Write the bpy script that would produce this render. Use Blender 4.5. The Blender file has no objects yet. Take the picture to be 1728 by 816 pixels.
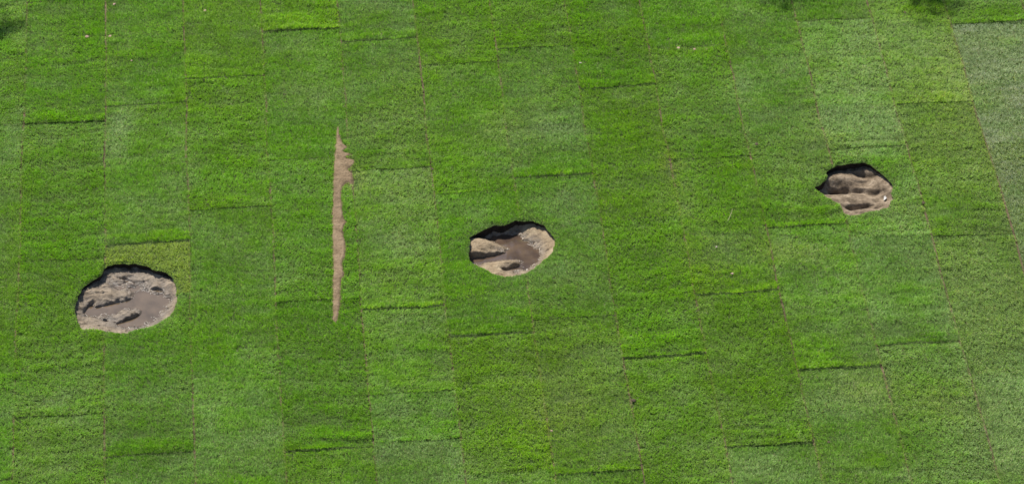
import bpy, bmesh, math, random
import numpy as np
from mathutils import Vector, geometry

random.seed(7)
rng = np.random.default_rng(7)
SC = bpy.context.scene
COL = SC.collection
R = math.radians

# ------------------------------------------------------------------ camera
FPX, CX, CY = 5750.0, 864.0, 408.0        # focal length in photo pixels, centre
ELEV = R(41.0)
DIST = 25.07
H = DIST * math.sin(ELEV)
CAMY = -DIST * math.cos(ELEV)
cd = bpy.data.cameras.new('camera')
cam = bpy.data.objects.new('camera', cd)
COL.objects.link(cam)
cam.location = (0, CAMY, H)
cam.rotation_euler = (math.pi / 2 - ELEV, 0, 0)
cd.sensor_width = 36
cd.lens = FPX / 1728 * 36
cd.clip_start = 0.5
cd.clip_end = 2000
SC.camera = cam

# ------------------------------------------------------------------ light
SUN_EL, SUN_AZ = R(57), R(-33)            # azimuth from +Y (away from camera), negative = left
S = Vector((math.sin(SUN_AZ) * math.cos(SUN_EL), math.cos(SUN_AZ) * math.cos(SUN_EL), math.sin(SUN_EL)))
w = bpy.data.worlds.new('World')
SC.world = w
w.use_nodes = True
nt = w.node_tree
bg = nt.nodes['Background']
sky = nt.nodes.new('ShaderNodeTexSky')
sky.sky_type = 'NISHITA'
sky.sun_disc = False
sky.sun_elevation = SUN_EL
sky.sun_rotation = SUN_AZ
sky.air_density = 1.0
sky.dust_density = 1.0
nt.links.new(sky.outputs[0], bg.inputs[0])
bg.inputs[1].default_value = 0.085
sd = bpy.data.lights.new('sun', 'SUN')
sd.energy = 4.2
sd.angle = R(0.53)
sd.color = (1.0, 0.955, 0.88)
sun = bpy.data.objects.new('sun', sd)
COL.objects.link(sun)
sun.location = S * 30
sun.rotation_euler = S.to_track_quat('Z', 'Y').to_euler()
SC.view_settings.view_transform = 'Standard'
SC.view_settings.look = 'None'
SC.view_settings.gamma = 1
SC.view_settings.exposure = 0.55
SC.cycles.filter_width = 1.6

# ------------------------------------------------------------------ helpers
def un(px, py, z=0.0):
    """photo pixel -> world x, y on the level z (used to read the layout of the lawn off the photograph)"""
    px = np.asarray(px, float); py = np.asarray(py, float)
    rx = (px - CX) / FPX
    ry = -(py - CY) / FPX
    c, s = math.cos(ELEV), math.sin(ELEV)
    dy = c + s * ry
    dz = -s + c * ry
    t = (z - H) / dz
    return rx * t, CAMY + dy * t

YAW = R(5.0)                               # turf columns run 5 degrees left of the view
def to_uv(x, y):
    c, s = math.cos(YAW), math.sin(YAW)
    return x * c + y * s, -x * s + y * c

def hash2(ix, iy, seed):
    h = (ix.astype(np.int64) * 374761393 + iy.astype(np.int64) * 668265263 + seed * 1442695041) & 0x7fffffff
    h = ((h ^ (h >> 13)) * 1274126177) & 0x7fffffff
    h = h ^ (h >> 16)
    return (h & 0xffff) / 65535.0

def vnoise(x, y, s, seed=0):
    x = np.asarray(x, float) / s; y = np.asarray(y, float) / s
    ix = np.floor(x); iy = np.floor(y)
    fx = x - ix; fy = y - iy
    fx = fx * fx * (3 - 2 * fx); fy = fy * fy * (3 - 2 * fy)
    a = hash2(ix, iy, seed); b = hash2(ix + 1, iy, seed)
    c = hash2(ix, iy + 1, seed); d = hash2(ix + 1, iy + 1, seed)
    return (a * (1 - fx) + b * fx) * (1 - fy) + (c * (1 - fx) + d * fx) * fy   # 0..1

def fbm(x, y, s, seed=0, oct=3):
    t = 0; a = 1; n = 0
    for k in range(oct):
        t = t + a * (vnoise(x, y, s, seed + 17 * k) - .5); n += a
        a *= .55; s *= .5
    return t / n * 2                       # about -1..1

def sstep(a, b, x):
    t = np.clip((x - a) / (b - a), 0, 1)
    return t * t * (3 - 2 * t)

def inside(px, py, poly):
    px = np.asarray(px); py = np.asarray(py)
    r = np.zeros(px.shape, bool)
    n = len(poly)
    for i in range(n):
        x0, y0 = poly[i]; x1, y1 = poly[(i + 1) % n]
        if y0 == y1: continue
        c = ((y0 > py) != (y1 > py)) & (px < (x1 - x0) * (py - y0) / (y1 - y0) + x0)
        r ^= c
    return r

def dist_poly(px, py, poly, closed=True):
    d = np.full(np.shape(px), 1e9)
    n = len(poly)
    for i in range(n if closed else n - 1):
        x0, y0 = poly[i]; x1, y1 = poly[(i + 1) % n]
        dx, dy = x1 - x0, y1 - y0
        t = np.clip(((px - x0) * dx + (py - y0) * dy) / (dx * dx + dy * dy + 1e-12), 0, 1)
        d = np.minimum(d, np.hypot(px - x0 - t * dx, py - y0 - t * dy))
    return d

def smooth_loop(pts, n, rough=0.0, seed=0):
    """closed Catmull-Rom through pts, n samples, with a crumbly edge"""
    m = len(pts); out = []
    for i in range(m):
        p0, p1, p2, p3 = (np.array(pts[(i + k) % m]) for k in (-1, 0, 1, 2))
        for t in np.linspace(0, 1, n, endpoint=False):
            out.append(.5 * ((2 * p1) + (-p0 + p2) * t + (2 * p0 - 5 * p1 + 4 * p2 - p3) * t * t + (-p0 + 3 * p1 - 3 * p2 + p3) * t ** 3))
    out = np.array(out)
    if rough:
        c = out.mean(0)
        d = out - c
        l = np.linalg.norm(d, axis=1, keepdims=True)
        nn = fbm(out[:, 0] * 1, out[:, 1] * 1, .035, seed, 3)[:, None]
        out = out + d / l * nn * rough
    return out

def link(o, parent=None, **props):
    COL.objects.link(o)
    if parent: o.parent = parent
    for k, v in props.items():
        if v is not None: o[k] = v
    return o

def mesh_obj(name, verts, faces, mat, parent=None, smooth=True, **props):
    me = bpy.data.meshes.new(name)
    me.from_pydata([tuple(map(float, v)) for v in verts], [], [tuple(f) for f in faces])
    me.update()
    if smooth: me.polygons.foreach_set('use_smooth', [True] * len(me.polygons))
    me.materials.append(mat)
    return link(bpy.data.objects.new(name, me), parent, **props)

def empty(name, loc, **props):
    o = bpy.data.objects.new(name, None)
    o.location = loc
    o.empty_display_size = .1
    return link(o, None, **props)

def local(verts, o):
    l = o.location
    return [(v[0] - l[0], v[1] - l[1], v[2] - l[2]) for v in verts]

# ------------------------------------------------------------------ materials
class Mat:
    def __init__(s, name):
        s.m = bpy.data.materials.new(name); s.m.use_nodes = True
        s.t = s.m.node_tree; s.b = s.t.nodes['Principled BSDF']; s.out = s.t.nodes['Material Output']
    def n(s, kind, **kw):
        nd = s.t.nodes.new(kind)
        for k, v in kw.items():
            if k in nd.inputs: nd.inputs[k].default_value = v
            else: setattr(nd, k, v)
        return nd
    def l(s, a, b): s.t.links.new(a, b)
    def noise(s, scale, detail=4, rough=.6, coord=None):
        nd = s.n('ShaderNodeTexNoise'); nd.inputs['Scale'].default_value = scale
        nd.inputs['Detail'].default_value = detail; nd.inputs['Roughness'].default_value = rough
        if coord is None:
            if not hasattr(s, 'geo'): s.geo = s.n('ShaderNodeNewGeometry')
            coord = s.geo.outputs['Position']
        s.l(coord, nd.inputs['Vector'])
        return nd
    def ramp(s, src, stops):
        r = s.n('ShaderNodeValToRGB'); e = r.color_ramp.elements
        while len(e) < len(stops): e.new(.5)
        for k, (p, c) in enumerate(stops):
            e[k].position = p; e[k].color = (*c, 1) if len(c) == 3 else c
        s.l(src, r.inputs[0]); return r
    def bump(s, src, strength, dist):
        b = s.n('ShaderNodeBump'); b.inputs['Strength'].default_value = strength; b.inputs['Distance'].default_value = dist
        s.l(src, b.inputs['Height']); s.l(b.outputs[0], s.b.inputs['Normal']); return b
    def mapr(s, src, a, b, c, d):
        m = s.n('ShaderNodeMapRange')
        for k, v in zip(('From Min', 'From Max', 'To Min', 'To Max'), (a, b, c, d)): m.inputs[k].default_value = v
        s.l(src, m.inputs[0]); return m
    def mix(s, f, a, b, mode='MIX'):
        m = s.n('ShaderNodeMix'); m.data_type = 'RGBA'; m.blend_type = mode
        if isinstance(f, float): m.inputs[0].default_value = f
        else: s.l(f, m.inputs[0])
        for i, v in ((6, a), (7, b)):
            if isinstance(v, tuple): m.inputs[i].default_value = (*v, 1)
            else: s.l(v, m.inputs[i])
        return m.outputs[2]

def grass_mat():
    M = Mat('grass_blades')
    a = M.n('ShaderNodeAttribute'); a.attribute_name = 'tint'
    M.l(a.outputs['Color'], M.b.inputs['Base Color'])
    M.b.inputs['Roughness'].default_value = .42
    M.b.inputs['Specular IOR Level'].default_value = .38
    tr = M.n('ShaderNodeBsdfTranslucent')
    t2 = M.mix(1.0, a.outputs['Color'], (1.25, 1.35, .55), 'MULTIPLY')
    M.l(t2, tr.inputs[0])
    mx = M.n('ShaderNodeMixShader'); mx.inputs[0].default_value = .42
    M.l(M.b.outputs[0], mx.inputs[1]); M.l(tr.outputs[0], mx.inputs[2])
    M.l(mx.outputs[0], M.out.inputs[0])
    return M.m

def ground_mat():
    M = Mat('turf_thatch')
    n = M.noise(60, 5, .7); n2 = M.noise(4, 3)
    soil = M.ramp(n.outputs[0], [(.3, (.030, .060, .012)), (.7, (.085, .120, .035))])
    far = M.ramp(n2.outputs[0], [(.3, (.045, .085, .018)), (.7, (.075, .12, .03))])
    sp = M.n('ShaderNodeVectorMath', operation='LENGTH'); M.l(M.geo.outputs['Position'], sp.inputs[0])
    f = M.mapr(sp.outputs['Value'], 5.6, 6.6, 0, 1)
    M.l(M.mix(f.outputs[0], soil.outputs[0], far.outputs[0]), M.b.inputs['Base Color'])
    M.b.inputs['Roughness'].default_value = .95
    M.b.inputs['Specular IOR Level'].default_value = .15
    M.bump(n.outputs[0], .6, .01)
    return M.m

def soil_mat(name, c0, c1, c2, wet=0.0, wet_z=None):
    M = Mat(name)
    n = M.noise(14, 8, .68); f = M.noise(110, 5, .7); b = M.noise(5, 3)
    col = M.ramp(n.outputs[0], [(.34, c0), (.5, c1), (.66, c2)]).outputs[0]
    sp = M.ramp(f.outputs[0], [(.3, (.62, .60, .58)), (.5, (1, 1, 1)), (.75, (1.12, 1.1, 1.07))])
    col = M.mix(1.0, col, sp.outputs[0], 'MULTIPLY')
    rough = None
    if wet_z is not None:
        sep = M.n('ShaderNodeSeparateXYZ'); M.l(M.geo.outputs['Position'], sep.inputs[0])
        ad = M.n('ShaderNodeMath', operation='MULTIPLY_ADD'); ad.inputs[1].default_value = .05; ad.inputs[2].default_value = -.025
        M.l(n.outputs[0], ad.inputs[0])
        s2 = M.n('ShaderNodeMath', operation='ADD'); M.l(sep.outputs[2], s2.inputs[0]); M.l(ad.outputs[0], s2.inputs[1])
        wm = M.mapr(s2.outputs[0], wet_z + .004, wet_z + .045, 1, 0)
        col = M.mix(wm.outputs[0], col, M.mix(1.0, col, (.50, .47, .45), 'MULTIPLY'))
        r = M.mapr(wm.outputs[0], 0, 1, .85, max(.12, .85 - wet))
        gl = M.mapr(sep.outputs[2], wet_z + .003, wet_z + .032, 1, 0)
        gm = M.mapr(f.outputs[0], .40, .52, 0, 1)
        g2 = M.n('ShaderNodeMath', operation='MULTIPLY'); M.l(gl.outputs[0], g2.inputs[0]); M.l(gm.outputs[0], g2.inputs[1])
        rr = M.mapr(g2.outputs[0], 0, 1, 1, .85)
        r2 = M.n('ShaderNodeMath', operation='MULTIPLY'); M.l(r.outputs[0], r2.inputs[0]); M.l(rr.outputs[0], r2.inputs[1])
        M.l(r2.outputs[0], M.b.inputs['Roughness'])
        sl = M.mapr(wm.outputs[0], 0, 1, .2, 1.0); M.l(sl.outputs[0], M.b.inputs['Specular IOR Level'])
    else:
        M.b.inputs['Roughness'].default_value = .92
        M.b.inputs['Specular IOR Level'].default_value = .2
    M.l(col, M.b.inputs['Base Color'])
    ad = M.n('ShaderNodeMath', operation='MULTIPLY_ADD'); ad.inputs[1].default_value = .35
    M.l(f.outputs[0], ad.inputs[0]); M.l(n.outputs[0], ad.inputs[2])
    M.bump(ad.outputs[0], .9, .02)
    return M.m

def water_mat(name, c0, c1):
    M = Mat(name)
    n = M.noise(9, 4, .55); r = M.noise(40, 2, .5)
    c = M.ramp(n.outputs[0], [(.32, c0), (.68, c1)])
    M.l(c.outputs[0], M.b.inputs['Base Color'])
    M.b.inputs['Roughness'].default_value = .06
    M.b.inputs['IOR'].default_value = 1.33
    M.b.inputs['Coat Weight'].default_value = 1.0; M.b.inputs['Coat Roughness'].default_value = .03; M.b.inputs['Coat IOR'].default_value = 1.6
    M.b.inputs['Specular IOR Level'].default_value = .9
    M.bump(r.outputs[0], .12, .004)
    return M.m

GRASS = grass_mat()
GROUND = ground_mat()
SAND = soil_mat('dry_sandy_soil', (.140, .100, .058), (.225, .162, .098), (.29, .215, .135))
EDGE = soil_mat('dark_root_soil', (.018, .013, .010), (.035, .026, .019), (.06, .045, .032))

# ------------------------------------------------------------------ layout read from the photograph
def crop_pts(pts, ox, oy, k):
    return [(ox + p[0] / k, oy + p[1] / k) + tuple(p[2:]) for p in pts]

K1, K2, K3 = 1088 / 240, 1197 / 220, 1306 / 240
PITS = []
PITS.append(dict(
    scarps=[([(250, 478, .03), (300, 474, .045), (380, 455, .045), (450, 440, .045), (500, 430, .045), (550, 412, .04)], .055),
            ([(430, 598, .02), (500, 580, .045), (555, 552, .05), (608, 535, .045)], .055),
            ([(330, 580, .02), (355, 578, .03), (380, 585, .02)], .025), ([(180, 520, .02), (215, 470, .035), (260, 440, .02)], .04),
            ([(270, 385, .01), (330, 388, .02), (370, 380, .01)], .03), ([(430, 250, .012), (500, 262, .022), (580, 285, .015)], .035),
            ([(690, 345, .015), (740, 330, .035), (785, 345, .02)], .035), ([(440, 315, .012), (520, 320, .02), (600, 325, .012)], .025)],
    k=(100, 410, K1), seed=11, blur=2.5, scale=.55, deep=1.0, water=-.150, wet=.7,
    out=[(126, 560), (122, 480), (150, 400), (175, 350), (235, 300), (318, 245), (348, 192), (420, 164), (520, 158), (600, 161),
         (680, 180), (740, 205), (800, 215), (860, 260), (887, 320), (897, 380), (900, 430), (880, 500), (830, 562), (760, 612),
         (680, 642), (590, 662), (490, 690), (420, 684), (330, 670), (240, 658), (185, 655), (148, 600)],
    pts=[(190, 380, -.06), (150, 470, -.05), (260, 335, -.08), (340, 300, -.10), (380, 250, -.10), (450, 222, -.10), (560, 205, -.10), (700, 235, -.10), (800, 262, -.09),
         (855, 310, -.08), (878, 360, -.06), (420, 290, -.12), (500, 270, -.118), (560, 285, -.13), (620, 270, -.115), (700, 300, -.125), (790, 320, -.11), (840, 350, -.10),
         (440, 330, -.14), (550, 345, -.147), (640, 352, -.148), (720, 385, -.148), (800, 395, -.147), (838, 440, -.148), (815, 490, -.149), (780, 540, -.149),
         (740, 590, -.146), (650, 628, -.143), (560, 655, -.13), (740, 335, -.11), (760, 372, -.14),
         (875, 430, -.085), (850, 510, -.09), (800, 570, -.10), (740, 605, -.12), (650, 645, -.12), (520, 678, -.08), (895, 430, -.04), (872, 505, -.05), (820, 565, -.06), (700, 636, -.09), (590, 662, -.09),
         (690, 430, -.19), (620, 400, -.17), (640, 500, -.175), (740, 490, -.19), (560, 620, -.17), (640, 580, -.18), (590, 450, -.17),
         (240, 530, -.165), (300, 515, -.18), (400, 500, -.18), (480, 480, -.175), (300, 548, -.152), (400, 540, -.15), (460, 515, -.15), (540, 500, -.148),
         # ridge A, crest then foot
         (220, 400, -.08), (270, 385, -.075), (340, 370, -.07), (420, 365, -.075), (490, 375, -.085), (530, 395, -.10), (552, 410, -.14),
         (250, 440, -.09), (300, 445, -.085), (360, 430, -.082), (430, 415, -.085), (500, 405, -.09), (255, 500, -.155), (330, 480, -.155), (420, 462, -.155), (500, 442, -.155), (545, 432, -.155),
         (320, 340, -.115), (400, 335, -.13), (480, 345, -.14), (540, 370, -.145),
         (190, 430, -.09), (180, 500, -.10), (200, 545, -.14), (160, 550, -.10),
         # ridge B
         (170, 580, -.09), (230, 575, -.10), (320, 572, -.105), (400, 562, -.10), (470, 545, -.095), (530, 535, -.095), (590, 532, -.105), (620, 525, -.14),
         (450, 590, -.11), (500, 560, -.10), (560, 550, -.105), (500, 612, -.155), (560, 590, -.155), (605, 562, -.155),
         (350, 590, -.125), (440, 598, -.13), (400, 612, -.11), (430, 640, -.11), (470, 630, -.13), (440, 665, -.09),
         (200, 620, -.075), (280, 625, -.085), (340, 640, -.075), (150, 600, -.05), (240, 652, -.05), (340, 665, -.05), (430, 680, -.05)]))
PITS.append(dict(
    scarps=[([(165, 492, .06), (300, 474, .06), (400, 458, .055), (515, 440, .045)], .06), ([(465, 605, .02), (540, 585, .04), (600, 565, .04), (632, 552, .03)], .035),
            ([(700, 325, .012), (760, 345, .02), (820, 350, .01)], .025), ([(850, 440, .012), (890, 440, .02), (920, 430, .01)], .02)],
    k=(760, 340, K2), seed=23, blur=3.5, scale=.58, deep=1.0, water=-.165, wet=.6,
    out=[(176, 540), (172, 480), (172, 410), (178, 345), (190, 322), (260, 285), (330, 245), (410, 216), (470, 218), (540, 196), (600, 168),
         (640, 178), (690, 176), (740, 176), (800, 190), (850, 215), (900, 262), (935, 310), (958, 360), (955, 410), (935, 460),
         (890, 510), (840, 550), (790, 600), (740, 635), (690, 660), (600, 682), (520, 692), (460, 685), (390, 655), (320, 618), (250, 590), (205, 565)],
    pts=[(300, 325, -.165), (380, 320, -.168), (480, 310, -.168), (580, 300, -.165), (260, 310, -.15), (360, 300, -.13), (430, 262, -.115), (520, 240, -.112), (600, 222, -.11), (650, 222, -.105), (440, 300, -.155), (540, 280, -.15), (630, 290, -.15),
         (670, 290, -.15), (680, 210, -.08), (750, 215, -.075), (820, 240, -.075), (880, 290, -.07), (920, 340, -.065), (945, 380, -.05), (700, 260, -.095), (780, 270, -.095), (850, 310, -.10), (900, 370, -.09),
         (700, 320, -.14), (680, 335, -.16), (740, 345, -.13), (760, 375, -.15), (800, 370, -.135), (810, 415, -.155), (835, 440, -.155), (860, 400, -.115), (900, 420, -.09), (870, 470, -.12), (832, 500, -.157), (825, 545, -.15), (860, 520, -.11), (930, 450, -.04), (885, 505, -.05),
         (790, 570, -.155), (740, 610, -.155), (680, 635, -.152), (600, 655, -.148), (540, 665, -.135), (800, 590, -.12), (745, 628, -.12), (690, 650, -.12), (600, 675, -.11), (520, 688, -.08), (460, 682, -.06),
         (600, 350, -.19), (500, 380, -.175), (640, 430, -.19), (740, 450, -.19), (560, 480, -.19), (700, 540, -.19), (420, 520, -.18), (300, 550, -.17), (640, 600, -.18), (400, 350, -.18), (480, 345, -.19),
         # left block
         (205, 345, -.05), (240, 335, -.045), (290, 340, -.05), (340, 375, -.06), (390, 395, -.08), (440, 405, -.105), (490, 425, -.11), (510, 445, -.15),
         (190, 400, -.05), (240, 400, -.06), (300, 410, -.065), (350, 430, -.075), (200, 460, -.065), (260, 462, -.07), (320, 455, -.075), (400, 440, -.09), (450, 450, -.115),
         (190, 530, -.17), (250, 520, -.17), (320, 505, -.17), (400, 482, -.17), (460, 468, -.168), (500, 458, -.168), (400, 370, -.168), (340, 345, -.167), (460, 395, -.168),
         # near ridge
         (240, 578, -.14), (300, 570, -.12), (380, 560, -.10), (440, 555, -.09), (520, 550, -.085), (580, 550, -.085), (625, 558, -.10), (650, 560, -.155), (390, 545, -.16), (480, 535, -.165), (580, 533, -.165),
         (340, 600, -.075), (420, 600, -.075), (470, 590, -.09), (480, 615, -.135), (530, 600, -.14), (590, 590, -.145), (560, 625, -.12), (600, 620, -.155), (500, 650, -.10), (420, 650, -.06), (560, 655, -.12)]))
PITS.append(dict(
    scarps=[([(330, 385, .05), (400, 385, .055), (470, 385, .045), (540, 395, .04), (640, 410, .035), (740, 440, .03), (820, 440, .012)], .085),
            ([(470, 598, .03), (540, 578, .045), (640, 555, .045), (715, 560, .03)], .065), ([(550, 262, .02), (620, 262, .035), (690, 285, .04), (750, 300, .02)], .06),
            ([(745, 610, .02), (800, 580, .04), (855, 525, .03)], .02), ([(380, 470, .015), (440, 462, .02), (520, 470, .01)], .03), ([(540, 330, .01), (600, 340, .02), (660, 345, .01)], .03)],
    k=(1340, 240, K3), seed=37, blur=8.0, scale=.62, deep=1.25, water=-.20, wet=.3,
    out=[(190, 412), (225, 396), (265, 365), (298, 322), (300, 280), (340, 245), (400, 212), (470, 200), (540, 192), (590, 185), (650, 190), (700, 208), (745, 240),
         (790, 275), (830, 310), (870, 350), (898, 385), (905, 430), (893, 470), (900, 520), (880, 570), (840, 605), (780, 620),
         (700, 628), (620, 648), (560, 662), (470, 652), (440, 600), (420, 570), (330, 520), (280, 490), (220, 448)],
    pts=[(230, 415, -.12), (280, 400, -.12), (330, 300, -.10), (400, 260, -.11), (480, 240, -.11), (560, 225, -.11), (640, 232, -.085), (700, 245, -.065), (760, 285, -.06), (820, 335, -.055), (860, 380, -.05), (880, 420, -.05),
         (480, 290, -.10), (560, 300, -.12), (630, 300, -.135), (680, 310, -.11), (600, 260, -.115), (720, 330, -.09), (780, 360, -.085), (830, 400, -.08), (560, 345, -.125), (620, 350, -.13),
         (330, 340, -.07), (380, 310, -.06), (440, 335, -.055), (500, 352, -.055), (560, 372, -.06), (640, 390, -.07), (720, 400, -.08), (800, 410, -.085),
         (700, 430, -.11),
         (330, 440, -.16), (400, 435, -.165), (460, 440, -.16), (540, 440, -.15), (620, 450, -.15), (680, 465, -.15), (740, 460, -.12), (280, 440, -.15), (320, 480, -.15),
         (400, 480, -.11), (480, 478, -.115), (560, 480, -.12), (640, 490, -.13), (720, 490, -.12), (800, 480, -.10), (860, 460, -.07),
         (350, 510, -.06), (420, 520, -.06), (500, 535, -.06), (580, 530, -.065), (660, 530, -.08), (740, 530, -.095), (800, 520, -.08),
         (430, 555, -.05), (480, 565, -.07), (540, 560, -.075), (620, 550, -.09), (690, 550, -.10), (480, 600, -.12), (550, 600, -.14), (620, 595, -.14), (680, 590, -.13), (740, 570, -.12),
         (780, 590, -.15), (830, 560, -.15), (850, 520, -.13), (815, 540, -.09), (770, 570, -.10), (800, 605, -.12), (860, 570, -.08), (885, 520, -.05), (880, 570, -.04), (700, 622, -.07), (600, 640, -.07), (500, 640, -.07), (560, 655, -.04), (450, 620, -.05)]))

strip_px = crop_pts([(153, 55), (147, 140), (140, 200), (138, 300), (135, 400), (137, 500), (138, 600), (137, 700), (141, 770), (152, 778),
    (158, 750), (163, 700), (165, 630), (176, 608), (168, 575), (172, 550), (180, 530), (183, 495), (173, 460), (175, 428), (184, 410), (172, 390), (170, 340), (166, 310), (168, 285),
    (186, 262), (206, 266), (209, 232), (194, 214), (211, 200), (213, 178), (180, 172), (206, 158), (172, 148), (192, 133), (171, 115), (160, 85)], 500, 190, 397 / 180)
STRIP = smooth_loop([un(x, y) for x, y in strip_px], 6)
STRIP[:, 0] += fbm(STRIP[:, 0] * 1.0, STRIP[:, 1], .05, 2, 3) * np.where(STRIP[:, 0] > STRIP[:, 0].min() + .06, .009, .003)

for P in PITS:
    ox, oy, k = P['k']
    o = crop_pts(P['out'], ox, oy, k)
    P['loop'] = smooth_loop([un(x, y, 0.0) for x, y in o], 8, .013, P['seed'])
    P['center'] = P['loop'].mean(0)
    q = P['scale']
    f = lambda z: z * q * (P['deep'] if z <= -.14 else 1)
    P['ctrl'] = [(*un(ox + a / k, oy + b / k, f(z)), f(z)) for a, b, z in P['pts']]
    P['water'] *= q

# ------------------------------------------------------------------ ground, cut open at the three pits
def build_ground():
    B = 400
    outer = [Vector((-B, -B, 0)), Vector((B, -B, 0)), Vector((B, B, 0)), Vector((-B, B, 0))]
    mid = [Vector((-9, -9, 0)), Vector((9, -9, 0)), Vector((9, 9, 0)), Vector((-9, 9, 0))]
    verts, faces = [], []
    def add(polys):
        base = len(verts); flat = [v for p in polys for v in p]
        verts.extend(flat)
        for t in geometry.tessellate_polygon(polys): faces.append([base + i for i in t])
    add([outer, mid])
    holes = [[Vector((x, y, 0)) for x, y in P['loop']] for P in PITS]
    add([mid] + holes)
    o = mesh_obj('ground', verts, faces, GROUND, smooth=False, kind='structure')
    bm = bmesh.new(); bm.from_mesh(o.data)
    for f in bm.faces:
        if f.normal.z < 0: f.normal_flip()
    bm.to_mesh(o.data); bm.free()
    o.location.z = -.004
build_ground()

# ------------------------------------------------------------------ pits
def rbf(ctrl, X, Y):
    c = np.array(ctrl)
    A = np.hypot(c[:, None, 0] - c[None, :, 0], c[:, None, 1] - c[None, :, 1])
    A = np.sqrt(A * A + .004 ** 2)
    n = len(c)
    Mx = np.zeros((n + 1, n + 1)); Mx[:n, :n] = A + np.eye(n) * -.002; Mx[:n, n] = 1; Mx[n, :n] = 1
    sol = np.linalg.solve(Mx, np.append(c[:, 2], 0))
    out = np.full(X.shape, sol[-1])
    for i in range(n):
        out += sol[i] * np.sqrt((X - c[i, 0]) ** 2 + (Y - c[i, 1]) ** 2 + .004 ** 2)
    return out

def pit_height(P, X, Y):
    z = rbf(P['ctrl'], X, Y)
    s = P['seed']
    def blur(a, sig, ax):
        r = int(sig * 3) + 1; k_ = np.exp(-.5 * (np.arange(-r, r + 1) / sig) ** 2); k_ /= k_.sum()
        pad = [(0, 0), (0, 0)]; pad[ax] = (r, r)
        b = np.pad(a, pad, mode='edge'); n_ = a.shape[ax]
        return sum(k_[i] * (b[i:i + n_] if ax == 0 else b[:, i:i + n_]) for i in range(2 * r + 1))
    z = blur(blur(z, P['blur'], 1), P['blur'] * .3, 0)
    # crumbly, raked soil
    rgh = {11: 1.15, 23: .6, 37: .55}[s]
    z = z + fbm(X, Y * 1.3, .11, s, 2) * .004 * rgh + fbm(X, Y * 1.5, .035, s + 5, 3) * .007 * rgh
    cl = vnoise(X, Y * 1.5, .028, s + 9)
    z = z + np.maximum(cl - .66, 0) * .028 * rgh
    ox, oy, k = P['k']
    for (pts, w_) in P['scarps']:
        q = [(*un(ox + a / k, oy + b / k, -.06), dd) for a, b, dd in pts]
        best = np.full(X.shape, 1e9); side = np.zeros(X.shape); dep = np.zeros(X.shape); endf = np.zeros(X.shape)
        for i in range(len(q) - 1):
            x0, y0, d0 = q[i]; x1, y1, d1 = q[i + 1]
            ex, ey = x1 - x0, y1 - y0
            tr = ((X - x0) * ex + (Y - y0) * ey) / (ex * ex + ey * ey)
            t = np.clip(tr, 0, 1)
            dd = np.hypot(X - x0 - t * ex, Y - y0 - t * ey)
            m = dd < best
            best = np.where(m, dd, best)
            side = np.where(m, -(ex * (Y - y0) - ey * (X - x0)), side)      # > 0 on the near side
            dep = np.where(m, d0 * (1 - t) + d1 * t, dep)
            ends_ = ((tr < 0) & (i == 0)) | ((tr > 1) & (i == len(q) - 2))
            endf = np.where(m, ends_, endf)
        jag = fbm(X, Y, .045, s + 31, 3) * (.004 if s == 37 else .012); dep = dep * (.72 + .55 * vnoise(X, Y, .045, s + 33))
        sd_ = np.sign(side) * best + jag
        prof = sstep(-.003, .012, sd_) * np.clip(1.08 - sd_ / w_, 0, 1)
        prof = prof * (1 - endf * sstep(0, .02, best)) 
        z = z - dep * (1.35 if s == 37 else 1) * prof + .006 * np.exp(-((sd_ + .008) / .012) ** 2) * (1 - endf) * (dep > .02)
    if s == 37:
        z = blur(blur(z, 3.2, 1), .8, 0) + fbm(X, Y * 1.4, .03, s + 61, 3) * .004
    else:
        band = np.exp(-((z - P['water'] - .009) / .014) ** 2)
        z = z + band * fbm(X, Y, .034, s + 41, 2) * .011
        if s == 11:                        # torn wet clods on the far slope
            px_ = P['center'][1] + .05
            far = sstep(0, .15, Y - px_)
            z = z + far * (fbm(X, Y * 1.6, .05, s + 43, 3) * .006 + np.maximum(vnoise(X, Y * 1.6, .035, 77) - .6, 0) * .02)
    return np.clip(z, -.26, -.012)

MUDS = [soil_mat('wet_grey_mud', (.125, .096, .066), (.245, .195, .140), (.37, .302, .225), .62, -.0825),
        soil_mat('tan_sandy_mud', (.20, .148, .088), (.30, .228, .145), (.39, .31, .205), .62, -.0957),
        soil_mat('brown_raked_soil', (.085, .063, .042), (.205, .155, .105), (.36, .285, .205), .2, -.16)]
WATERS = [water_mat('muddy_water', (.080, .056, .032), (.145, .102, .062)),
          water_mat('dark_muddy_water', (.060, .041, .032), (.13, .088, .057))]

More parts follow.
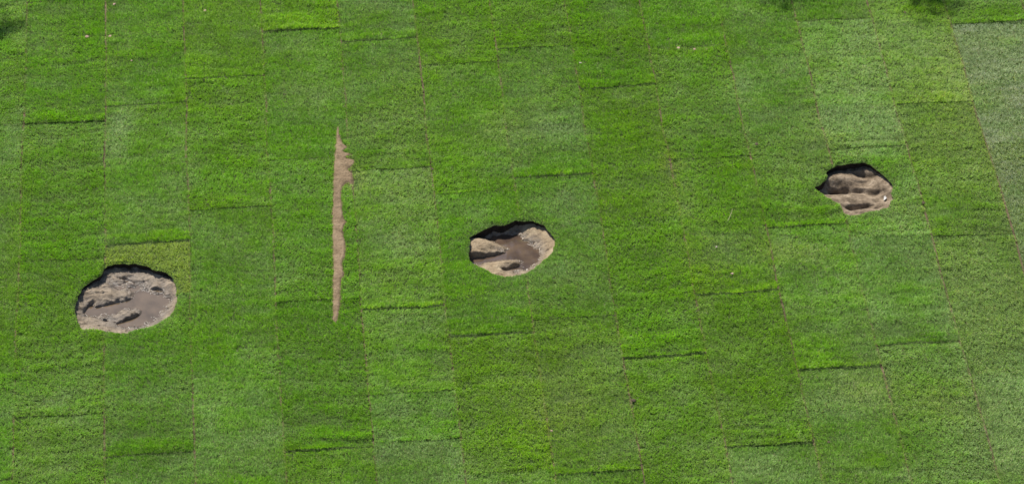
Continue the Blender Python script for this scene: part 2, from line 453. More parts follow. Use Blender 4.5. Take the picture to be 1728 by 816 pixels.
def build_pit(P, idx, label):
    c = P['center']
    t = empty('muddy_pit', (c[0], c[1], 0), label=label, category='pit', group='round pits dug in the lawn')
    lo = P['loop']; g = .005
    x0, y0 = lo.min(0) - .05; x1, y1 = lo.max(0) + .05
    xs = np.arange(x0, x1, g); ys = np.arange(y0, y1, g)
    X, Y = np.meshgrid(xs, ys)
    D = dist_poly(X, Y, lo); I = inside(X, Y, lo)
    keep = I | (D < .03)
    Z = pit_height(P, X, Y)
    idm = -np.ones(X.shape, int); idm[keep] = np.arange(keep.sum())
    V = np.stack([X[keep], Y[keep], Z[keep]], 1)
    a, b, d, e = idm[:-1, :-1], idm[:-1, 1:], idm[1:, 1:], idm[1:, :-1]
    ok = (a >= 0) & (b >= 0) & (d >= 0) & (e >= 0)
    F = np.stack([a[ok], b[ok], d[ok], e[ok]], 1)
    mesh_obj('pit_floor', local(V, t), F.tolist(), MUDS[idx], t)
    # cut side: turf edge and soil, overhanging a little at the top
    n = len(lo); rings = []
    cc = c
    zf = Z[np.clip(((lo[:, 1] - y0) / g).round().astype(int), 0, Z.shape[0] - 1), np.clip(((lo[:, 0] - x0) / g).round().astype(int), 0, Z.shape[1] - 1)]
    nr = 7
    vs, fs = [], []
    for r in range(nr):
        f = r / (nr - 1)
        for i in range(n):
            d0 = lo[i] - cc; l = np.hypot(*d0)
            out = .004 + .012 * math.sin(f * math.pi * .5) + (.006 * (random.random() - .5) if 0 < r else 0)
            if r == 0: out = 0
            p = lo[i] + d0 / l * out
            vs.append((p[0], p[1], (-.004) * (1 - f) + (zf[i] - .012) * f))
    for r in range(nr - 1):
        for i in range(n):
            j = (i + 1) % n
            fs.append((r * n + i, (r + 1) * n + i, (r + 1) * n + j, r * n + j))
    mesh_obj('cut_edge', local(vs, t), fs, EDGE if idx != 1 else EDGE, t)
    # the puddle: level sheet where the floor lies below the water line
    if idx < 2:
        wz = P['water']
        low = (Z < wz + .006) & keep
        # keep only well inside
        low &= I | (D < .02)
        idw = -np.ones(X.shape, int)
        m = low.copy()
        m[1:] |= low[:-1]; m[:-1] |= low[1:]; m[:, 1:] |= low[:, :-1]; m[:, :-1] |= low[:, 1:]
        idw[m] = np.arange(m.sum())
        V = np.stack([X[m], Y[m], np.full(m.sum(), wz)], 1)
        a, b, d, e = idw[:-1, :-1], idw[:-1, 1:], idw[1:, 1:], idw[1:, :-1]
        ok = (a >= 0) & (b >= 0) & (d >= 0) & (e >= 0)
        mesh_obj('puddle', local(V, t), np.stack([a[ok], b[ok], d[ok], e[ok]], 1).tolist(), WATERS[idx], t)
    return t

pit_left = build_pit(PITS[0], 0, 'widest muddy pit, grey churned mud and brown puddle, beside a yellowish turf patch')
pit_mid = build_pit(PITS[1], 1, 'pit with tan sandy sides and a dark brown puddle, between the other two pits')
pit_right = build_pit(PITS[2], 2, 'dry pit of raked brown soil without a puddle, on the right of the lawn')

# ------------------------------------------------------------------ strip of bare sand between two turf columns
def build_strip():
    c = STRIP.mean(0)
    g = .006
    x0, y0 = STRIP.min(0) - .01; x1, y1 = STRIP.max(0) + .01
    X, Y = np.meshgrid(np.arange(x0, x1, g), np.arange(y0, y1, g))
    D = dist_poly(X, Y, STRIP); I = inside(X, Y, STRIP)
    Ds = np.where(I, D, -D)
    keep = Ds > -.012
    Z = .001 + np.clip((Ds + .006) * .9, -.006, .014) + fbm(X, Y * 2.2, .05, 3, 3) * .004 + np.maximum(vnoise(X, Y, .02, 8) - .7, 0) * .012
    idm = -np.ones(X.shape, int); idm[keep] = np.arange(keep.sum())
    V = np.stack([X[keep] - c[0], Y[keep] - c[1], Z[keep]], 1)
    a, b, d, e = idm[:-1, :-1], idm[:-1, 1:], idm[1:, 1:], idm[1:, :-1]
    ok = (a >= 0) & (b >= 0) & (d >= 0) & (e >= 0)
    o = mesh_obj('sand_strip', V, np.stack([a[ok], b[ok], d[ok], e[ok]], 1).tolist(), SAND, None,
                 label='long narrow strip of bare brown sand filling a gap in the turf', category='sand strip')
    o.location = (c[0], c[1], 0)
build_strip()

# ------------------------------------------------------------------ turf sheets: seams as read from the photo
def U_at(px, py): return float(to_uv(*un(px, py))[0])
def V_at(px, py): return float(to_uv(*un(px, py))[1])
col_px = [(-105, 400), (33, 400), (177, 400), (319, 400), (460, 400), (601, 400), (740, 400), (880, 400), (1018, 400), (1155, 400), (1296, 400), (1434, 400), (1572, 400), (1712, 400), (1855, 400)]
US = np.array([U_at(*p) for p in col_px])
US = np.concatenate([[US[0] - .61], US, [US[-1] + .61]])
# (x, y, strength) of the end seams of each column, left to right
ends = {
    0: [], 1: [(20, 101, .5), (10, 330, .2), (5, 560, .2)],
    2: [(110, 4, .3), (108, 210, .9), (90, 442, .5), (100, 704, .5)],
    3: [(250, 179, .7), (250, 413, 1.0), (250, 499, .05), (262, 768, .8)],
    4: [(380, 133, .5), (385, 354, .7), (395, 590, .2)],
    5: [(510, 53, .9), (520, 270, .4), (535, 508, .3), (565, 759, 1.0)],
    6: [(652, 70, .9), (676, 288, .8), (682, 523, .9), (700, 665, .4), (715, 745, .5)],
    7: [(780, 110, .5), (805, 327, .4), (838, 567, .9), (850, 800, .3)],
    8: [(910, 82, .6), (936, 300, .8), (968, 538, .4), (1018, 799, .7)],
    9: [(1050, 149, .9), (1085, 370, .15), (1125, 603, 1.0)],
    10: [(1170, 80, .3), (1200, 268, .4), (1248, 497, 1.0), (1320, 753, .9)],
    11: [(1320, 161, .3), (1365, 384, .8), (1420, 624, 1.0)],
    12: [(1410, 36, .7), (1445, 252, .3), (1500, 400, .1), (1553, 582, .9)],
    13: [(1590, 176, .5), (1645, 400, .8), (1590, 640, .1)],
    14: [(1670, 41, .8), (1710, 245, .2), (1720, 470, .2), (1690, 647, .5)],
    15: [],
}
NC = len(US) - 1
VS = {}
for c in range(NC):
    l = [(V_at(x, y), s) for x, y, s in ends.get(c, [])]
    if not l: l = [(random.uniform(0, 1.4) - .7, .4)]
    l.sort()
    while l[0][0] > -5: l.insert(0, (l[0][0] - 1.52, .5))
    while l[-1][0] < 6: l.append((l[-1][0] + 1.52, .5))
    VS[c] = l
# visibility of the long seams (left edge of column c)
long_s = [0, .2, .3, .55, .3, .3, .35, .45, .4, .55, .5, .6, .6, .7, .95, .3, 0]

# patches of paler / brighter / drier turf, in photo pixels: x, y, rx, ry, pale, yellow, bright
blobs = [(200, 225, 26, 55, .9, -.1, .10), (75, 240, 60, 30, .35, .1, .05), (930, 180, 70, 60, .35, .1, 0), (1120, 190, 60, 70, .35, .1, 0), (900, 130, 60, 40, .3, 0, .05),
         (1240, 130, 30, 60, .5, 0, .05), (1440, 90, 90, 60, .45, 0, .05), (1430, 200, 120, 60, .40, 0, .05), (1600, 200, 60, 140, .30, .2, .04),
         (1640, 470, 60, 60, .7, 0, .03), (1690, 560, 50, 100, .9, 0, .04), (1700, 760, 50, 70, .8, 0, 0), (1728, 500, 30, 60, .6, .1, 0), (1640, 540, 40, 50, .5, 0, 0), (1690, 690, 40, 60, .45, 0, 0),
         (1700, 90, 90, 40, 1.2, .35, -.02), (1700, 190, 70, 90, 1.3, .45, .06), (1715, 280, 40, 60, 1.1, .25, -.03), (1728, 370, 30, 60, .9, .2, 0), 
         (960, 700, 110, 60, .25, .4, .06), (1000, 590, 70, 40, .35, .2, .05), (620, 320, 60, 22, .25, .1, .02), (600, 300, 20, 25, .5, .5, .05),
         (1340, 430, 60, 20, .2, .5, .05), (1510, 345, 60, 20, .5, .15, .05), (1455, 660, 60, 30, .5, .3, .05), (1590, 680, 60, 30, .4, .4, .05),
         (1400, 700, 90, 30, .3, -.1, .03), (830, 620, 70, 30, .2, 0, .03), (400, 640, 60, 50, .2, 0, .02), (60, 740, 40, 50, .3, .1, 0), (1260, 790, 100, 30, .4, .1, .03), (660, 760, 70, 18, .45, .05, .02),
         (350, 770, 90, 25, .3, 0, 0), (250, 545, 50, 14, .5, 0, .04), (490, 100, 60, 40, .35, .2, .05), (510, 160, 50, 30, .3, .3, .03), (850, 220, 60, 40, .3, .3, .04), (660, 160, 60, 40, .2, .1, 0),
         (1180, 440, 60, 60, .2, .2, .03), (1130, 280, 20, 20, .4, .6, .06), (1130, 330, 50, 30, .2, .1, 0), (980, 330, 60, 20, .3, .05, .04),
         (1530, 300, 40, 60, .3, 0, 0), (1480, 240, 70, 12, .1, .1, -.05), (1170, 50, 90, 45, -.5, .1, .0), (520, 30, 80, 30, -.4, 0, .0), (620, 40, 60, 30, -.3, .1, 0),
         (90, 380, 90, 60, -.2, -.05, 0), (810, 610, 70, 40, -.5, .0, -.06), (930, 600, 50, 30, -.3, .1, -.04), (1300, 620, 60, 60, -.3, 0, -.03), (1080, 230, 60, 60, -.4, 0, -.04), (1050, 460, 70, 60, -.2, 0, -.03),
         (245, 780, 60, 30, -.1, 0, -.05), (1550, 270, 50, 40, -.1, .1, .02), (1510, 280, 30, 40, -.5, .15, -.06), (10, 500, 20, 300, -.3, .15, .05), (1690, 20, 60, 15, -.5, .1, 0), (1450, 20, 80, 15, -.4, .05, 0)]
blobs_w = []
for (x, y, rx, ry, p, yl, br) in blobs:
    bx, by = un(x, y)
    blobs_w.append((float(bx), float(by), rx * .00436, ry * .00436 / .656, p, yl, br))

sheet_rand = np.random.default_rng(5)
SR = {}
def sheet_vals(c, k):
    if (c, k) not in SR:
        SR[(c, k)] = (sheet_rand.normal(0, 1), sheet_rand.normal(0, 1), sheet_rand.normal(0, 1), sheet_rand.uniform(0, 2 * math.pi), sheet_rand.uniform(0, .006))
    return SR[(c, k)]

def build_grass():
    AX, BX, AY, BY = -5.1, 5.1, -3.9, 4.3
    dens = 36000
    N = int((BX - AX) * (BY - AY) * dens)
    # tufts: about six blades spring from one spot
    nt_ = N // 4
    tx = rng.uniform(AX, BX, nt_); ty = rng.uniform(AY, BY, nt_)
    tid = np.repeat(np.arange(nt_), 4)
    inner = (np.abs(tx) < 4.3) & (ty > -2.85) & (ty < 3.25)
    core = inner[tid] | (np.arange(len(tid)) % 4 < 1)       # fewer, broader blades in the margins
    tid = tid[core]
    x = tx[tid] + rng.normal(0, .009, len(tid)); y = ty[tid] + rng.normal(0, .009, len(tid))
    n = len(x)
    u, v = to_uv(x, y)
    # edges are not ruler straight
    uw = u + fbm(v, v * 0 + 3, .6, 40, 3) * .012
    col = np.clip(np.searchsorted(US, uw) - 1, 0, NC - 1)
    sid = np.zeros(n, int)
    vd_near = np.full(n, 9.); vd_far = np.full(n, 9.); st_near = np.zeros(n); st_far = np.zeros(n)
    A = np.zeros(n); Bv = np.zeros(n); Cv = np.zeros(n); ang = np.zeros(n); lift = np.zeros(n)
    for c in range(NC):
        m = np.where(col == c)[0]
        if len(m) == 0: continue
        vs = np.array([q[0] for q in VS[c]]); ss = np.array([q[1] for q in VS[c]])
        vw = v[m] + fbm(u[m], u[m] * 0 + c, .25, 50 + c, 3) * .014
        k = np.clip(np.searchsorted(vs, vw) - 1, 0, len(vs) - 2)
        vd_near[m] = vw - vs[k]; vd_far[m] = vs[k + 1] - vw
        st_near[m] = ss[k]; st_far[m] = ss[k + 1]
        sid[m] = c * 100 + k
        for kk in np.unique(k):
            q = m[k == kk]
            a_, b_, c_, d_, l_ = sheet_vals(c, int(kk))
            A[q] = a_; Bv[q] = b_; Cv[q] = c_; ang[q] = d_; lift[q] = l_
    ud_l = uw - US[col]; ud_r = US[np.minimum(col + 1, NC)] - uw
    ls = np.array(long_s + [0] * 5)
    ul_s = ls[col]; ur_s = ls[col + 1]
    # gap half widths, broken up along the seam
    seamn = vnoise(u, v * 0 + col, .10, 61) * .6 + vnoise(u, v * 0 + col, .03, 62) * .4
    longn = vnoise(v, col * 7.3, .16, 63) * .6 + vnoise(v, col * 3.1, .04, 64) * .4
    gap = (vd_near < .016 * st_near * sstep(.36, .80, seamn + st_near * .28)) | (vd_far < .005 * st_far)
    gl = np.where(ud_l < ud_r, ul_s, ur_s); ude = np.minimum(ud_l, ud_r)
    wander = .004 * fbm(v, col * 0 + 1.7, .12, 67, 3)
    gap2 = (ude + wander) < .0060 * sstep(.66, .92, longn + gl * .30 + .75 * (vnoise(v, col * 5.7, .45, 66) - .5)) * (.7 + .5 * gl)
    keep = ~(gap | gap2)
    # pits and sand strip
    rim = np.full(n, 9.)
    for P in PITS:
        near = (np.abs(x - P['center'][0]) < .7) & (np.abs(y - P['center'][1]) < .7)
        q = np.where(near)[0]
        d = dist_poly(x[q], y[q], P['loop']); ins = inside(x[q], y[q], P['loop'])
        keep[q[ins | (d < .0005)]] = False
        rim[q] = np.minimum(rim[q], d)
    near = (x > STRIP[:, 0].min() - .2) & (x < STRIP[:, 0].max() + .2) & (y > STRIP[:, 1].min() - .1) & (y < STRIP[:, 1].max() + .1)
    q = np.where(near)[0]
    ins = inside(x[q], y[q], STRIP)
    keep[q[ins]] = False
    d = dist_poly(x[q], y[q], STRIP)
    rim[q] = np.minimum(rim[q], d + .01)
    # two far-flung little sand spots and thin places
    thin = np.zeros(n)
    for (sx, sy, rx, ry, s) in [(150, 62, 16, 2.5, .9), (186, 61, 9, 3, .9), (1152, 80, 9, 3, .9), (1168, 82, 8, 2.5, .9), (1188, 81, 6, 2, .8), (600, 312, 14, 12, .5), (346, 18, 4, 4, .8), (193, 8, 6, 6, .6),
                                (1500, 655, 5, 26, .8), (1690, 42, 70, 2, .6), (1130, 283, 10, 12, .5), (1455, 252, 60, 2, .5), (318, 160, 3, 8, .6), (1452, 240, 40, 1.5, .3),
                                (455, 322, 2.5, 9, .9), (1483, 620, 12, 3, .8), (1068, 684, 3, 8, .9), (1640, 628, 4, 6, .9), (930, 725, 3, 4, .7), (1275, 242, 5, 3, .8)]:
        bx, by = un(sx, sy)
        r2 = ((x - bx) / (rx * .00436)) ** 2 + ((y - by) / (ry * .00436 / .656)) ** 2
        thin = np.maximum(thin, s * np.exp(-r2 * .7))
    keep &= rng.random(n) > thin
    keep &= rng.random(n) > .22 * sstep(.62, .85, vnoise(x, y, .05, 71)) * vnoise(x, y, .4, 72)

    # tints
    streak = fbm(u * .16 + col * 9.1, v + .02 * np.sin(u * 9), .055, 101, 3) * (.75 + 1.3 * np.exp(-vd_near / .22) * st_near)
    colt = np.array([random.Random(c_ * 7 + 1).gauss(0, 1) for c_ in range(NC)])[col]
    pale = .22 + .05 * A + .10 * colt - .30 * streak + .55 * fbm(x, y, .42, 80, 3) + .36 * fbm(x, y * 1.3, .10, 81, 2)
    yel = .06 + .08 * Bv + .06 * streak +   .13 * fbm(x, y, .8, 82, 2) + .10 * fbm(x, y, .15, 83, 2)
    bri = .03 * Cv + .23 * streak + .10 * fbm(x, y, .3, 84, 3) + .13 * fbm(x, y * 2.4, .07, 85, 2) + .10 * fbm(x, y, .03, 86, 2)
    pale += .32 * sstep(1.0, 3.6, x) - .05
    for (bx, by, rx, ry, p, yl, br) in blobs_w:
        r2 = ((x - bx) / rx) ** 2 + ((y - by) / ry) ** 2
        g = np.exp(-r2 * .9)
        pale += p * g; yel += yl * g; bri += br * g
    # fringe of vigorous grass along the near end of every sheet
    fr = np.exp(-np.maximum(vd_near, 0) / .085) * st_near * (.6 + .8 * vnoise(u, v * 0 + col, .12, 104))
    pale -= .60 * fr * (.6 + .8 * vnoise(x, y, .03, 105)); bri += .02 * fr
    yel += .12 * fr
    frl = np.exp(-np.minimum(ud_l, ud_r) / .03)
    yel += .25 * frl * gl
    # special sheets: the yellowish one and the grey one
    sp_y = np.zeros(n, bool); sp_g = np.zeros(n, bool)
    vY1 = V_at(250, 499); vY2 = V_at(250, 413)
    sp_y = (col == 3) & (sid == sid[np.argmin((u - to_uv(*un(250, 436))[0]) ** 2 + (v - to_uv(*un(250, 436))[1]) ** 2)])
    sp_g = (col == 14) & (v < V_at(1670, 41)) & (v > V_at(1728, 470))
    pale = np.where(sp_y, .62 + .1 * fbm(x, y, .1, 90, 2), pale); yel = np.where(sp_y, .95, yel); bri = np.where(sp_y, .05 + .4 * bri, bri)
    pale = np.where(sp_g, pale, np.minimum(pale, 1.0)); yel = np.where(col == 14, np.minimum(yel, .15), yel)
    pale = np.where(sp_g, 1.36 + .5 * fbm(x, y * 2, .3, 91, 3) + .2 * streak, pale)
    pale = np.clip(pale, -.35, 1.7); yel = np.clip(yel, -.4, 1.3)
    # linear colours
    base = np.array([.182, .352, .030]); sat = np.array([.178, .362, .012])
    palec = np.array([.290, .425, .150]); greyc = np.array([.36, .40, .285]); yelc = np.array([.330, .365, .040])
    p = pale[:, None]; yy = yel[:, None]
    C = base + (sat - base) * np.clip(-p * 2.5, 0, 1)
    C = C + (palec - C) * np.clip(p, 0, 1) * .95
    C = C + (greyc - C) * np.clip(p - 1.0, 0, .7) * 1.35
    C = C + (yelc - C) * np.clip(yy, 0, 1.3) * .55
    C = C * (1 + np.clip(bri, -.5, .6))[:, None]
    tv = rng.normal(0, 1, nt_)[tid]; tb = rng.normal(0, 1, n)
    C = C * 1.17 * np.exp(.13 * tv + .15 * tb)[:, None]
    dry = rng.random(n) < (.02 + .07 * np.clip(pale, 0, 1.5))
    C[dry] = np.array([.34, .32, .17]) * rng.uniform(.7, 1.1, dry.sum())[:, None]
    C = np.clip(C, .004, .6)

    # shape
    L = (.0190 + .004 * fbm(x, y, .2, 95, 2) + .008 * streak + .012 * fr) * rng.uniform(.65, 1.25, n) * (1 - .18 * np.clip(pale, 0, 1))
    L *= .7 + .3 * sstep(0, .04, rim)
    L *= (1 - .35 * thin)
    W = rng.uniform(.0012, .0023, n) * np.where(inner[tid], 1, 2.4)
    a = ang + fbm(x, y, .35, 96, 2) * 2.0 + (rng.normal(0, .9, nt_))[tid] + rng.normal(0, .7, n)
    lean = np.clip(rng.normal(.75, .28, n) + .12 * np.clip(pale, 0, 1), .1, 1.35)
    # blades along the near end hang over it a little
    dx = np.cos(a); dy = np.sin(a)
    z0 = lift + .004 * streak + .006 * (fbm(x, y, .25, 97, 2) + 1) + (.011 * fr) + .003
    z0 = z0 * sstep(-.002, .02, np.minimum(rim, ude + .012))
    z0 -= .004
    keep_i = np.where(keep)[0]
    fac = rng.uniform(-1, 1, n)
    def make(name, idx, mat, **props):
        m = len(idx)
        X, Y, Z = x[idx], y[idx], z0[idx]
        l, w_, le = L[idx], W[idx], lean[idx]
        ex, ey = dx[idx], dy[idx]
        # blade faces: side vector turned a little from the perpendicular
        t = fac[idx] * .8
        px_, py_ = -ey * np.cos(t) + ex * np.sin(t), ex * np.cos(t) + ey * np.sin(t)
        co = np.empty((m, 5, 3), np.float32)
        s1, c1 = np.sin(le * .6), np.cos(le * .6)
        s2, c2 = np.sin(np.minimum(le * 1.35, 1.62)), np.cos(np.minimum(le * 1.35, 1.62))
        mx, my, mz = X + ex * s1 * l * .5, Y + ey * s1 * l * .5, Z + c1 * l * .5
        qx, qy, qz = mx + ex * s2 * l * .5, my + ey * s2 * l * .5, mz + c2 * l * .5
        co[:, 0] = np.stack([X - px_ * w_, Y - py_ * w_, Z], 1)
        co[:, 1] = np.stack([X + px_ * w_, Y + py_ * w_, Z], 1)
        co[:, 2] = np.stack([mx + px_ * w_ * .9, my + py_ * w_ * .9, mz], 1)
        co[:, 3] = np.stack([mx - px_ * w_ * .9, my - py_ * w_ * .9, mz], 1)
        co[:, 4] = np.stack([qx, qy, qz], 1)
        me = bpy.data.meshes.new(name)
        me.vertices.add(m * 5); me.vertices.foreach_set('co', co.ravel())
        li = (np.arange(m, dtype=np.int32)[:, None] * 5 + np.array([0, 1, 2, 3, 3, 2, 4], np.int32)[None]).ravel()
        me.loops.add(m * 7); me.loops.foreach_set('vertex_index', li)
        me.polygons.add(m * 2)
        ls_ = (np.arange(m, dtype=np.int32)[:, None] * 7 + np.array([0, 4], np.int32)[None]).ravel()
        me.polygons.foreach_set('loop_start', ls_)
        me.update(calc_edges=True)
        at = me.attributes.new('tint', 'FLOAT_COLOR', 'POINT')
        cc = np.ones((m, 5, 4), np.float32); cc[:, :, :3] = C[idx][:, None, :]
        at.data.foreach_set('color', cc.ravel())
        me.polygons.foreach_set('use_smooth', np.ones(m * 2, bool))
        me.materials.append(mat)
        return link(bpy.data.objects.new(name, me), None, **props)
    isy = sp_y[keep_i]; isg = sp_g[keep_i]
    make('grass', keep_i[~isy & ~isg], GRASS, kind='stuff')
    make('turf_sheet', keep_i[isy], GRASS, label='yellowish turf sheet bordering the rear and right side of the widest pit', category='turf sheet')
    make('turf_sheet', keep_i[isg], GRASS, label='faded grey-green turf sheet at the upper right edge of the lawn', category='turf sheet')
build_grass()

SEAM = soil_mat('seam_soil', (.05, .036, .022), (.115, .085, .052), (.20, .145, .095))
def build_seam_soil():
    c, s = math.cos(YAW), math.sin(YAW)
    V, F = [], []
    for e in US:
        v = np.arange(-4.6, 5.0, .03)
        uu = e - fbm(v, v * 0 + 3, .6, 40, 3) * .012
        X = uu * c - v * s; Y = uu * s + v * c
        ok = np.ones(len(v), bool)
        for P in PITS:
            ok &= ~(inside(X, Y, P['loop']) | (dist_poly(X, Y, P['loop']) < .025))
        b = len(V)
        for x_, y_ in zip(X, Y):
            V.append((x_ - .008, y_, -.001)); V.append((x_ + .008, y_, -.001))
        for i in range(len(v) - 1):
            if ok[i] and ok[i + 1]: F.append((b + 2 * i, b + 2 * i + 1, b + 2 * i + 3, b + 2 * i + 2))
    mesh_obj('soil', V, F, SEAM, None, smooth=False, kind='structure')
build_seam_soil()

# ------------------------------------------------------------------ small things lying on the lawn
def lump(r, sx=1, sy=1, sz=.7, seed=0):
    bm = bmesh.new(); bmesh.ops.create_icosphere(bm, subdivisions=3, radius=1)
    rr = random.Random(seed); off = (rr.uniform(0, 50), rr.uniform(0, 50))
    vs = [v.co.copy() for v in bm.verts]
    ax = np.array([(v.x, v.y, v.z) for v in vs])
    nn = fbm(ax[:, 0] + off[0] + ax[:, 2] * .7, ax[:, 1] + off[1] - ax[:, 2] * .6, .8, seed, 3)
    out = [(v.x * sx * r * (1 + .35 * k), v.y * sy * r * (1 + .35 * k), v.z * sz * r * (1 + .35 * k)) for v, k in zip(vs, nn)]
    fs = [[v.index for v in f.verts] for f in bm.faces]
    bm.free(); return out, fs

CLOD = soil_mat('pinkish_clod', (.30, .20, .15), (.40, .28, .21), (.50, .37, .29))
PALE = soil_mat('pale_pebble', (.28, .24, .19), (.38, .33, .27), (.46, .41, .34))
DARKCLOD = soil_mat('dark_clod', (.05, .035, .025), (.09, .065, .045), (.13, .095, .07))
def white_mat():
    M = Mat('off_white'); n = M.noise(40, 3)
    c = M.ramp(n.outputs[0], [(.3, (.45, .43, .40)), (.7, (.70, .68, .65))]); M.l(c.outputs[0], M.b.inputs['Base Color'])
    M.b.inputs['Roughness'].default_value = .6
    return M.m
WHITE = white_mat()
small = [
    (346, 18, .016, 'earth_clod', CLOD, 'small pinkish clod on the grass near the top edge, left of the sand strip', 'clod'),
    (193, 7, .018, 'earth_clod', CLOD, 'blurred pale clod at the very top edge of the lawn, far left', 'clod'),
    (186, 61, .018, 'earth_clod', CLOD, 'reddish sandy crumb, the right one of two in the upper left lawn', 'clod'),
    (147, 62, .018, 'earth_clod', CLOD, 'flat sandy crumb, the left one of two in the upper left lawn', 'clod'),
    (222, 102, .010, 'earth_clod', CLOD, 'tiny clod on a turf sheet below the pair of sandy crumbs', 'clod'),
    (480, 159, .010, 'earth_clod', DARKCLOD, 'tiny dark clod above left of the tip of the sand strip', 'clod'),
    (980, 106, .013, 'pebble', PALE, 'small white pebble on a turf seam above the middle pit', 'pebble'),
    (1145, 81, .017, 'earth_clod', CLOD, 'pale sandy crumb, leftmost of three in a row near the top', 'clod'),
    (1172, 83, .015, 'earth_clod', CLOD, 'pale sandy crumb, middle of three in a row near the top', 'clod'),
    (1192, 83, .012, 'earth_clod', CLOD, 'pale sandy crumb, rightmost of three in a row near the top', 'clod'),
    (1277, 243, .020, 'earth_clod', DARKCLOD, 'dark earth clod on a seam left of the dry pit', 'clod'),
    (702, 314, .014, 'earth_clod', DARKCLOD, 'dark clod between the sand strip and the middle pit', 'clod'),
    (729, 285, .018, 'earth_clod', DARKCLOD, 'dark clod at the right end of a seam above the middle pit', 'clod'),
    (1209, 416, .011, 'pebble', PALE, 'white pebble alone on the lawn below left of the dry pit', 'pebble'),
    (1236, 461, .012, 'pebble', CLOD, 'pinkish pebble above a dark turf seam, below left of the dry pit', 'pebble'),
    (1559, 342, .018, 'earth_clod', DARKCLOD, 'small black clod on a seam right of the dry pit', 'clod'),
    (1527, 21, .014, 'earth_clod', DARKCLOD, 'small brown clod near the top edge, between two soft tree shadows', 'clod'),
    (1654, 72, .014, 'earth_clod', DARKCLOD, 'small dark clod on the faded grey-green turf sheet', 'clod'),
    (1398, 745, .016, 'earth_clod', DARKCLOD, 'greyish clod at the right end of a seam near the lower right', 'clod'),
    (931, 726, .013, 'earth_clod', CLOD, 'reddish clod in the lower middle of the lawn', 'clod'),
    (1069, 675, .020, 'earth_clod', DARKCLOD, 'dark clod on the brown seam in the lower middle right', 'clod'),
]
for i, (px, py, r, nm, mt, lb, ct) in enumerate(small):
    x, y = un(px, py, .015)
    r *= .7
    v, f = lump(r, random.uniform(1, 1.5), random.uniform(.8, 1.2), .45, i + 3)
    o = mesh_obj(nm, v, f, mt, None, label=lb, category=ct, group='small crumbs and pebbles on the lawn')
    o.location = (float(x), float(y), .013 + r * .1)
    o.rotation_euler.z = random.uniform(0, 6)

# straw lying on the grass
def straw():
    a = un(1228, 372, .03); b = un(1236, 352, .035)
    p0 = np.array([*a, .028]); p1 = np.array([*b, .036])
    n = 8; rr = .0015; vs = []; fs = []
    d = (p1 - p0); d /= np.linalg.norm(d); s = np.cross(d, (0, 0, 1)); s /= np.linalg.norm(s); t = np.cross(s, d)
    for k in range(n):
        f = k / (n - 1); p = p0 + (p1 - p0) * f + s * .004 * math.sin(f * 3)
        for q in range(6):
            th = q * math.pi / 3; vs.append(p - p0 + (s * math.cos(th) + t * math.sin(th)) * rr * (1 - .4 * f))
    for k in range(n - 1):
        for q in range(6):
            fs.append((k * 6 + q, k * 6 + (q + 1) % 6, (k + 1) * 6 + (q + 1) % 6, (k + 1) * 6 + q))
    fs.append(tuple(range(5, -1, -1))); fs.append(tuple(range((n - 1) * 6, n * 6)))
    M = Mat('dry_straw'); M.b.inputs['Base Color'].default_value = (.5, .44, .24, 1); M.b.inputs['Roughness'].default_value = .6
    nz = M.noise(90, 2); c = M.ramp(nz.outputs[0], [(.3, (.42, .36, .18)), (.7, (.58, .52, .32))]); M.l(c.outputs[0], M.b.inputs['Base Color'])
    o = mesh_obj('straw', vs, fs, M.m, None, label='pale dry straw stalk lying on the grass left of the dry pit', category='straw')
    o.location = p0
straw()

# small flat off-white scrap in the dry pit, and a flap of turf that slid in beside it
def in_pit3(cx, cy, z):
    return un(1340 + cx / K3, 240 + cy / K3, z)
def fleck():
    pts = [(818, 575), (822, 548), (836, 530), (846, 536), (845, 560), (832, 574)]
    w_ = [(*in_pit3(a, b, -.10), -.10) for a, b in pts]
    w_ = np.array(w_, float); c = w_.mean(0)
    v = [(p[0] - c[0], p[1] - c[1], 0.012 * math.sin(i * 1.7)) for i, p in enumerate(w_)]
    v += [(a, b, z + .003) for a, b, z in v]
    v.append((0, 0, .012)); n = 6
    f = [(i, (i + 1) % n, n + (i + 1) % n, n + i) for i in range(n)] + [(n + i, n + (i + 1) % n, 2 * n) for i in range(n)] + [tuple(range(n - 1, -1, -1))]
    o = mesh_obj('white_fleck', v, f, WHITE, None, smooth=False, label='small white scrap lying at the right side of the dry pit', category='fleck')
    o.location = (c[0], c[1], -.058)
fleck()

# ------------------------------------------------------------------ trees outside the picture that throw the soft shadows at its upper edge
BARK = Mat('bark'); _n = BARK.noise(30, 5); _c = BARK.ramp(_n.outputs[0], [(.3, (.07, .05, .035)), (.7, (.18, .13, .09))]); BARK.l(_c.outputs[0], BARK.b.inputs['Base Color']); BARK.b.inputs['Roughness'].default_value = .9; BARK.bump(_n.outputs[0], .6, .02); BARK = BARK.m
LEAF = Mat('leaves'); _n = LEAF.noise(3, 2); _c = LEAF.ramp(_n.outputs[0], [(.3, (.04, .085, .02)), (.7, (.08, .14, .03))]); LEAF.l(_c.outputs[0], LEAF.b.inputs['Base Color']); LEAF.b.inputs['Roughness'].default_value = .5; LEAF = LEAF.m

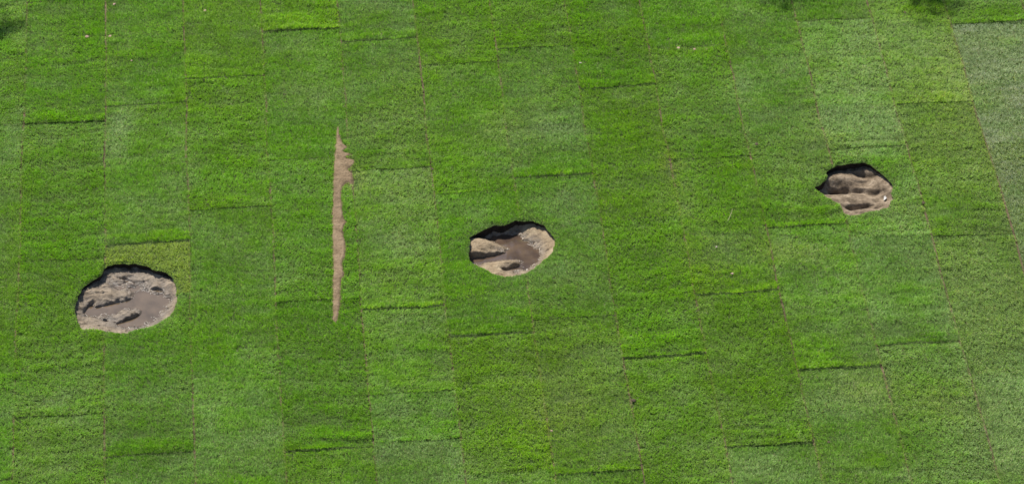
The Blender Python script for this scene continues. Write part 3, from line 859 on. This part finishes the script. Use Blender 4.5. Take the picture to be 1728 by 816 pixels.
def tree(shade, r, h, spots, seed, label):
    """crown whose shadow on the lawn is centred on shade; spots: (x, y, radius, n) of low boughs reaching out"""
    t = h / S.z
    cx, cy = shade[0] + S.x * t, shade[1] + S.y * t
    root = empty('shade_tree', (cx, cy, 0), label=label, category='tree', group='trees at the edge of the lawn')
    rs = np.random.default_rng(seed)
    pts = []
    cl = []
    for k in range(60):
        d = rs.normal(0, 1, 3); d /= np.linalg.norm(d); q = d * rs.uniform(.35, 1) ** .5 * np.array([r, r, r * .8]) * .85
        cl.append((q[0], q[1], h + q[2], .38 * r * .5))
    tips = [(c_[0], c_[1], c_[2]) for c_ in cl[::5]]
    for (sx, sy, rad, hh) in spots:
        tt = hh / S.z
        q = (sx + S.x * tt - cx, sy + S.y * tt - cy, hh)
        cl.append((*q, rad)); tips.append(q)
        for f in (.35, .7):                                # leaves along the bough
            cl.append((q[0] * f, q[1] * f, h * .9 * (1 - f) + hh * f, rad * 1.2))
    P_ = []
    for (a, b, c_, rad) in cl:
        m = int(110 if rad > .3 else 70)
        P_.append(rs.normal(0, rad * .5, (m, 3)) + (a, b, c_))
    P_ = np.concatenate(P_); m = len(P_)
    d1 = rs.normal(0, 1, (m, 3)); d1 /= np.linalg.norm(d1, axis=1, keepdims=True)
    d2 = np.cross(d1, rs.normal(0, 1, (m, 3))); d2 /= np.linalg.norm(d2, axis=1, keepdims=True)
    s = rs.uniform(.05, .085, m)[:, None]
    V = np.stack([P_ - d1 * s, P_ + d2 * s * .45, P_ + d1 * s, P_ - d2 * s * .45], 1).reshape(-1, 3)
    F = (np.arange(m)[:, None] * 4 + np.arange(4)[None]).tolist()
    mesh_obj('crown', V, F, LEAF, root, smooth=False)
    vs, fs = [], []
    def limb(p, q, r0, r1, n=6, bend=.1):
        p = np.array(p, float); q = np.array(q, float); b0 = len(vs)
        d = q - p; L_ = np.linalg.norm(d); d /= L_
        a = np.cross(d, (0.3, .2, 1.)); a /= np.linalg.norm(a); b = np.cross(d, a)
        for k in range(n + 1):
            f = k / n; c_ = p + (q - p) * f + a * math.sin(f * 3.1) * bend * L_ * .5
            for j in range(8):
                th = j * math.pi / 4; rr = r0 * (1 - f) + r1 * f
                vs.append(c_ + (a * math.cos(th) + b * math.sin(th)) * rr)
        for k in range(n):
            for j in range(8):
                fs.append((b0 + k * 8 + j, b0 + k * 8 + (j + 1) % 8, b0 + (k + 1) * 8 + (j + 1) % 8, b0 + (k + 1) * 8 + j))
    limb((0, 0, -.1), (0, 0, h * .62), .20, .13, 8, .02)
    for q in tips: limb((0, 0, h * .58), q, .06, .008)
    mesh_obj('trunk', vs, fs, BARK, root)
    return root

pA = un(1318, -6); pB = un(1573, 0); pC = un(-10, 50)
tree((3.4, 6.3), 2.1, 7.5, [(float(pA[0]) - .02, float(pA[1]), .16, 6.2), (float(pA[0]) + .1, float(pA[1]) + .14, .2, 6.3), (float(pB[0]), float(pB[1]) + .03, .24, 7.4)], 3,
     'leafy tree behind the upper right of the lawn, outside the picture')
tree((-6.4, 4.2), 1.9, 7.5, [(float(pC[0]), float(pC[1]), .20, 6.4), (float(pC[0]) - .35, float(pC[1]) + .25, .25, 6.4)], 4,
     'leafy tree beyond the upper left of the lawn, outside the picture')
